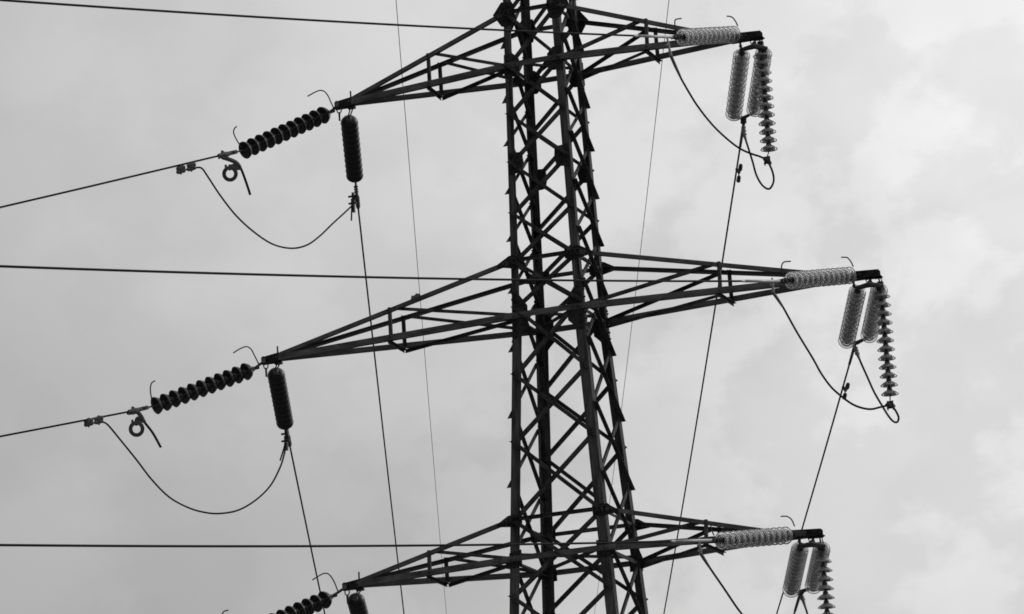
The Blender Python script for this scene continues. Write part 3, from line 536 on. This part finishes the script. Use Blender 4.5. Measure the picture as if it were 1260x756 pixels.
def discs(root, P1, P2, n, glass=True, pale=False):
    P1, P2 = Vector(P1), Vector(P2); ax = (P1-P2).normalized(); q = ax.to_track_quat('Z', 'Y').to_euler(); base = parent_world(root)
    for i in range(n):
        P = P1+(P2-P1)*(i/(n-1))
        d = bpy.data.objects.new('insulator_disc', GL_ME if glass else PO_ME); COL.objects.link(d); d.parent = root; d.location = P-base+ax*.03
        e = ax.to_track_quat('Z', 'Y'); tw = random.uniform(-.012, .012); e.rotate(Matrix.Rotation(tw, 3, 'X')); d.rotation_euler = e.to_euler()
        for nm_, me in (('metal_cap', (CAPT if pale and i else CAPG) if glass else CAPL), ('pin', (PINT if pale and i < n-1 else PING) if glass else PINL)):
            o = bpy.data.objects.new(nm_, me); COL.objects.link(o); o.parent = d
    return ax
def horn(root, pts, r=.011):
    bm = bmesh.new(); tube(bm, smooth_pts(pts, 5), r, 6); obj('arcing_horn', bm, DARKFIT, root)
LV = {'t': 'upper', 'm': 'middle', 'l': 'lower'}; SD = {'L': 'left', 'R': 'right'}
def tension_front(a):
    P1, P2 = map(Vector, G['front_'+a]); tip = Vector(G['tip_'+a]); glass = a[1] == 'R'; S_ = Vector(G['fclamp_'+a])
    if glass: lab = 'clear glass insulator string reaching forward and left from the tip of the %s right cross-arm' % LV[a[0]]
    else: lab = 'dark slanting insulator string pulled left from the tip of the %s left cross-arm' % LV[a[0]]
    root = thing('insulator_string', P1, lab, 'insulator', 'strain insulator strings towards the left span')
    ax = discs(root, P1, P2, 12 if glass else 11, glass, True)
    # tower side fitting
    bm = bmesh.new(); A0 = P1+ax*.095
    T = tip+Vector((-.06 if not glass else -.30, -.06, -.03)); cyl(bm, A0, T, .02 if glass else .022, 8); cyl(bm, P1+ax*.08, P1+ax*.17, .026, 10, .036)
    box(bm, T-Vector((0, .03, .035)), T+Vector((0, -.03, .035)), .05, .05, Vector((1, 0, 0)))
    obj('tower_link', bm, DARKFIT if glass else FIT, root)
    horn(root, G['horn_'+a][0]); horn(root, G['horn_'+a][1])
    B0 = P2-ax*.045
    dW = (Vector(G['fwire_'+a][1])-Vector(G['fwire_'+a][0])).normalized()
    bm = bmesh.new()
    if glass:
        cyl(bm, B0, S_-(S_-B0).normalized()*.02, .018, 8); X = B0+(S_-B0)*.35; box(bm, X-(S_-B0)*.1, X+(S_-B0)*.25, .05, .075)
        for t in (.2, .5, .8):
            X = B0+(S_-B0)*t; cyl(bm, X-V(.04, 0, 0), X+V(.04, 0, 0), .03, 8)
        obj('clamp_link', bm, DARKFIT, root)
        bm = bmesh.new(); cyl(bm, S_-dW*.03, S_+dW*.88, .021, 12); cyl(bm, S_+dW*.88, S_+dW*1.0, .021, 12, .014); obj('dead_end_sleeve', bm, ALU, root, True)
    else:
        X = B0+(S_-B0)*.55
        cyl(bm, B0, X, .014, 8); box(bm, X-(S_-B0).normalized()*.06, X+(S_-B0).normalized()*.10, .035, .06)
        cyl(bm, X-V(.03, .02, 0), X+V(.03, -.02, 0), .022, 8)
        obj('clamp_link', bm, FIT, root)
        bm = bmesh.new(); e = (S_-X).normalized()
        # wedge dead-end clamp body
        pts = [X+e*.05, X+e*.16+V(0, 0, -.01), S_+V(0, 0, -.0), S_+dW*.10]
        tube(bm, pts, [.026, .050, .044, .030], 8); cyl(bm, S_+V(0, 0, .065)+dW*.02, S_-V(0, 0, .055)+dW*.02, .026, 8)
        cyl(bm, S_+dW*.09+V(0, 0, .03), S_+dW*.09-V(0, 0, .05), .016, 6)
        obj('tension_clamp', bm, FIT, root)
    return root
for a in ('tL', 'mL', 'lL', 'tR', 'mR', 'lR'): tension_front(a)

def tension_back_single(a):
    P1, P2 = map(Vector, G['back_'+a]); tip = Vector(G['tip_'+a]); S_ = Vector(G['bclamp_'+a])
    root = thing('insulator_string', P1, 'dark closed column of insulators below the tip of the %s left cross-arm' % LV[a[0]], 'insulator', 'dark end-on insulator strings')
    ax = discs(root, P1, P2, 11, False)
    bm = bmesh.new(); T = tip+Vector((.14, .02, -.08))
    for dx in (-.025, .025): cyl(bm, P1+ax*.09+V(dx*.6, 0, 0), T+V(dx, 0, 0), .011, 6)
    box(bm, T-V(.06, 0, 0), T+V(.06, 0, 0), .06, .04); cyl(bm, P1+ax*.06, P1+ax*.14, .03, 8, .022); obj('tower_link', bm, DARKFIT, root)
    B0 = P2-ax*.045; e = (S_-B0).normalized(); Ln = (S_-B0).length
    dW = (Vector(G['bwire_'+a][1])-Vector(G['bwire_'+a][0])).normalized()
    bm = bmesh.new(); tube(bm, [B0, B0+e*.1, B0+e*.2], [.02, .05, .02], 8); cyl(bm, B0+e*.2, B0+e*Ln*.55, .016, 8); cyl(bm, B0+e*.25-V(.05, 0, 0), B0+e*.25+V(.05, 0, 0), .025, 8); obj('clamp_link', bm, DARKFIT, root)
    bm = bmesh.new(); X = B0+e*Ln*.5; box(bm, X, S_+dW*.3, .035, .08); 
    for t in (.2, .45, .7): 
        Y = X+(S_-X)*t; cyl(bm, Y-V(.035, 0, 0), Y+V(.03, 0, 0), .018, 6)
    tube(bm, [S_-dW*.1, S_+dW*.1, S_+dW*.5, S_+dW*.62], [.02, .042, .038, .018], 8)
    obj('tension_clamp', bm, DARKFIT, root)
for a in ('tL', 'mL', 'lL'): tension_back_single(a)

def tension_back_double(a):
    A1, A2 = map(Vector, G['back_'+a+'1']); B1, B2 = map(Vector, G['back_'+a+'2']); tip = Vector(G['tip_'+a]); S_ = Vector(G['bclamp_'+a])
    root = thing('double_insulator_string', A1, 'pair of parallel glass insulator strings below the tip of the %s right cross-arm' % LV[a[0]], 'insulator', 'double glass insulator strings')
    for P1, P2 in ((A1, A2), (B1, B2)): ax = discs(root, P1, P2, 12, True, True)
    ca, cb = A1+ax*.13, B1+ax*.13; c = (ca+cb)/2+ax*.05
    bm = bmesh.new(); tube(bm, [ca-(cb-ca).normalized()*.04, c+ax*.03, cb+(cb-ca).normalized()*.04], [.028, .044, .028], 6); cyl(bm, ca, A1+ax*.08, .03, 8); cyl(bm, cb, B1+ax*.08, .03, 8)
    obj('yoke_plate', bm, DARKFIT, root)
    bm = bmesh.new(); T = Vector((c.x, 0, tip.z-.08)); cyl(bm, c+ax*.02, T, .018, 8); tube(bm, [c+(T-c)*.2, c+(T-c)*.45, c+(T-c)*.75], [.02, .042, .02], 8)
    cyl(bm, c+V(-.02, 0, .02), T+V(-.08, 0, 0), .008, 6); cyl(bm, T-V(.07, 0, -.01), T+V(.07, 0, .01), .022, 8)
    obj('tower_link', bm, DARKFIT, root)
    da, db = A2-ax*.06, B2-ax*.06; dd = (da+db)/2-ax*.10
    bm = bmesh.new(); tube(bm, [da-(db-da).normalized()*.03, dd-ax*.02, db+(db-da).normalized()*.03], [.018, .034, .018], 6); cyl(bm, da, A2-ax*.04, .018, 8); cyl(bm, db, B2-ax*.04, .018, 8)
    obj('yoke_plate', bm, DARKFIT, root)
    dW = (Vector(G['bwire_'+a][1])-Vector(G['bwire_'+a][0])).normalized()
    bm = bmesh.new(); tube(bm, [dd, dd+(S_-dd)*.4, S_, S_+dW*.9, S_+dW*1.0], [.02, .034, .026, .022, .014], 8)
    for t in (.3, .7):
        X = dd+(S_-dd)*t; cyl(bm, X-V(.045, 0, 0), X+V(.045, 0, 0), .024, 6)
    obj('tension_clamp', bm, DARKFIT, root)
for a in ('tR', 'mR', 'lR'): tension_back_double(a)

def hanging(a):
    P1, P2 = map(Vector, G['hang_'+a]); tip = Vector(G['tip_'+a]); C_ = Vector(G['jumpclamp_'+a])
    root = thing('insulator_string', P1, 'glass insulator string hanging plumb at the outer tip of the %s right cross-arm' % LV[a[0]], 'insulator', 'plumb glass insulator strings')
    ax = discs(root, P1, P2, 12, True)
    bm = bmesh.new(); T = Vector((P1.x+.0, .05, tip.z-.07)); cyl(bm, P1+ax*.16, T, .012, 8); cyl(bm, P1+V(.04, 0, .18), T+V(.03, 0, 0), .009, 6)
    box(bm, P1+ax*.075, P1+ax*.21, .085, .07, Vector((0, 1, 0))); cyl(bm, T-V(.06, 0, 0), T+V(.06, 0, 0), .016, 8)
    obj('tower_link', bm, DARKFIT, root)
    bm = bmesh.new(); cyl(bm, P2-ax*.04, C_+V(0, 0, .05), .009, 8); obj('drop_rod', bm, DARKFIT, root)
    bm = bmesh.new()
    e = (Vector(G['jump_'+a][[tuple(x) for x in G['jump_'+a]].index(tuple(G['jumpclamp_'+a]))+1])-Vector(G['jump_'+a][[tuple(x) for x in G['jump_'+a]].index(tuple(G['jumpclamp_'+a]))-1])).normalized()
    tube(bm, [C_-e*.09, C_-e*.06, C_+e*.06, C_+e*.09], [.02, .036, .036, .02], 8)
    box(bm, C_+V(-.035, 0, .04), C_+V(.035, 0, .04), .06, .045)
    for dx in (-.04, .04): cyl(bm, C_+V(dx, 0, .07), C_+V(dx, 0, -.07), .012, 6)
    cyl(bm, C_+V(-.055, 0, -.035), C_+V(.055, 0, -.035), .014, 6)
    obj('suspension_clamp', bm, DARKFIT, root)
for a in ('tR', 'mR', 'lR'): hanging(a)

# ------------------------------------------------------------------ wires
def cable(name, pts, r, m, label, cat, group, k=4, seg=8):
    bm = bmesh.new(); tube(bm, smooth_pts(pts, k), r, seg); return tag(obj(name, bm, m, None, True), label, cat, group)
RC = .0150
for a in ('tL', 'mL', 'lL', 'tR', 'mR', 'lR'):
    if a[1] == 'L': lab = 'cable sloping down leftwards from the slanting string on the %s left cross-arm' % LV[a[0]]
    else: lab = 'near-level cable crossing before the pylon from the %s right cross-arm tip' % LV[a[0]]
    cable('power_cable', G['fwire_'+a], RC, CABLE, lab, 'cable', 'cables of the left span')
    if a[1] == 'L': lab = 'steep far cable running down from the dark string under the %s left cross-arm' % LV[a[0]]
    else: lab = 'steep far cable running down from the paired strings under the %s right cross-arm' % LV[a[0]]
    cable('power_cable', G['bwire_'+a], RC, CABLE, lab, 'cable', 'cables of the far span')
cable('earth_wire', G['earth_L'], .0068, THIN, 'hair-thin wire passing steeply behind the left cross-arms', 'wire', 'thin earth wires')
cable('earth_wire', G['earth_R'], .0068, THIN, 'hair-thin wire passing steeply behind the right cross-arms', 'wire', 'thin earth wires')
for n, az, sl, t in (('earth_L', -141, -.2, 'left'), ('earth_R', -109, -.1, 'right')):
    P = Vector(G[n][0]); A = Vector((math.cos(math.radians(az)), math.sin(math.radians(az)), 0))
    cable('earth_wire', [P+A*s+V(0, 0, sl*s+.0009*s*s) for s in range(0, 111, 10)], .0068, THIN, 'thin wire leaving the %s horn of the pylon peak towards the viewer' % t, 'wire', 'thin earth wires')
def pg_clamp(bm, P, Q, gap=.04):
    e = (Q-P).normalized(); nrm = Vector((0, 0, 1))
    for dz in (.026, -.026): tube(bm, [P+V(0, 0, dz)-e*.01, P+V(0, 0, dz)+e*.01, Q+V(0, 0, dz)-e*.01, Q+V(0, 0, dz)+e*.01], [.022, .034, .034, .022], 10)
    X = (P+Q)/2; cyl(bm, X+V(0, 0, .072), X-V(0, 0, .075), .016, 6); cyl(bm, X+V(0, 0, .05), X+V(0, 0, .06), .026, 6); cyl(bm, X-e*.03+V(0, -.03, -.0), X-e*.03+V(0, -.045, .0), .022, 8)
for a in ('tL', 'mL', 'lL'):
    root = thing('jumper_cable', G['jump_'+a][0], 'slack drooping jumper cable slung under the tip of the %s left cross-arm' % LV[a[0]], 'jumper cable', 'slack jumper cables on the left')
    bm = bmesh.new(); tube(bm, smooth_pts(G['jump_'+a], 6), .0145, 8); obj('loop', bm, CABLE, root, True)
    if a != 'lL':
        p, q = map(Vector, G['pg_'+a]); e = (p-q).normalized()
        for X in (p, q):
            bm = bmesh.new(); pg_clamp(bm, X-e*.062, X+e*.062); obj('groove_clamp', bm, FIT, root)
    X = Vector(G['jump_'+a][-1]); Y = Vector(G['jump_'+a][-2]); bm = bmesh.new()
    box(bm, X+V(0, 0, -.14), X+V(0, 0, .2), .035, .05, Vector((0, 1, 0)))
    for z in (.02, .14): cyl(bm, X+V(-.085, 0, z), X+V(.05, 0, z), .018, 6)
    obj('groove_clamp', bm, DARKFIT, root)
    bm = bmesh.new(); tube(bm, smooth_pts([X+V(-.03, 0, .1), X+V(-.035, 0, -.05), X+V(-.045 if a == 'tL' else -.12, -.02, -.28 if a == 'tL' else -.30)], 5), .014, 8); obj('cable_tail', bm, CABLE, root)
for a in ('tR', 'mR', 'lR'):
    pts = [Vector(x) for x in G['jump_'+a]]
    root = thing('jumper_cable', pts[0], 'long jumper cable looping under the plumb string of the %s right cross-arm' % LV[a[0]], 'jumper cable', 'looped jumper cables on the right')
    bm = bmesh.new(); tube(bm, smooth_pts(pts[1:], 6), .0160, 8); obj('loop', bm, CABLE, root, True)
    bm = bmesh.new(); d0 = (pts[1]-pts[0]); tube(bm, [pts[0]+V(0, 0, .06), pts[0]+d0*.5, pts[1]], [.014, .018, .022], 8)
    for t in (.3, .75):
        X = pts[0]+d0*t; cyl(bm, X-V(.03, .03, 0), X+V(.03, -.03, 0), .014, 6)
    obj('terminal_lug', bm, ALU, root)
    bm = bmesh.new(); d1 = (pts[2]-pts[1]); tube(bm, [pts[1]-d1*.1, pts[1]+d1*.5, pts[2]+(pts[3]-pts[2])*.1], [.026, .024, .018], 8); obj('lug_sleeve', bm, FIT, root)
    bm = bmesh.new(); tube(bm, [pts[-1], pts[-1]+(pts[-2]-pts[-1])*.55, pts[-2], pts[-3]+(pts[-2]-pts[-3])*.4], [.022, .033, .028, .016], 8)
    for t in (.25, .6, .95):
        X = pts[-1]+(pts[-2]-pts[-1])*t; cyl(bm, X-V(.035, 0, 0), X+V(.035, 0, 0), .016, 6)
    obj('lug_sleeve', bm, FIT, root)
# coiled conductor tails beside the left clamps
for a in ('tL', 'mL'):
    c, s0, *tail = [Vector(x) for x in G['coil_'+a]]
    root = thing('wire_coil', c, 'small coiled ring of cable with a loose tail hanging by the %s left string' % LV[a[0]], 'coil', 'coiled cable ends')
    view = (CAM.location-c).normalized(); e1 = Vector((0, 0, 1)); e1 = (e1-view*e1.dot(view)).normalized(); e2 = view.cross(e1)
    e1r = e1*.97+view*.2; e1r.normalize()
    bm = bmesh.new()
    for k, (rr, of) in enumerate(((.082, -.022), (.102, -.012), (.104, .014), (.080, .02))):
        tube(bm, [c+view*of+(e2*math.cos(t/24*6.2832)+e1r*math.sin(t/24*6.2832)*1.05)*rr for t in range(25)], .019, 8)
    obj('ring', bm, BIND, root, True)
    bm = bmesh.new(); tube(bm, smooth_pts([s0]+tail, 6), .020, 8); obj('tail', bm, CABLE, root, True)
    bm = bmesh.new(); X = (tail[0]+tail[1])/2-V(0, 0, .06); box(bm, X+e1*.05, c+e1*.09, .05, .05, view); cyl(bm, X-e2*.05, X+e2*.05, .02, 6)
    pts = [s0, (s0+tail[0])/2+V(0, 0, .01), tail[0], tail[1]]
    tube(bm, smooth_pts(pts, 4), [.018]*2+[.034]*9+[.028]*2, 8)
    T_ = c+e1*.095; tube(bm, smooth_pts([tail[0]+(tail[1]-tail[0])*.6, (tail[0]+T_)/2-V(0, 0, .01), T_, T_-e2*.05], 4), .030, 8)
    for X in (T_, T_+e2*.06): cyl(bm, X-e1*.045, X+e1*.05, .02, 8)
    obj('binding', bm, BIND, root)
# vibration dampers on the right-hand far cables
for a in ('tR', 'mR'):
    P = Vector(G['damp_'+a]); Wd = (Vector(G['bwire_'+a][1])-Vector(G['bwire_'+a][0])).normalized()
    root = thing('vibration_damper', P, 'little dark two-lobed damper on the steep cable under the %s right cross-arm' % LV[a[0]], 'damper', 'dampers on the far cables')
    drop = Vector((.05, 0, -.055)); c = P+drop
    bm = bmesh.new(); tube(bm, smooth_pts([c-Wd*.2, c-Wd*.08-V(-.01, 0, 0), c+V(-.02, 0, 0), c+Wd*.1, c+Wd*.24], 4), .010, 6); obj('messenger', bm, DARKFIT, root)
    for s in (-1, 1):
        bm = bmesh.new(); X = c+Wd*.24*s; tube(bm, [X-Wd*.1, X-Wd*.085, X+Wd*.07, X+Wd*.1], [.014, .032, .036, .014], 10); obj('weight', bm, DARKFIT, root, True)
    bm = bmesh.new(); box(bm, P+V(0, 0, .03), c, .035, .05, Wd); obj('clamp', bm, DARKFIT, root)
bpy.context.view_layer.update()
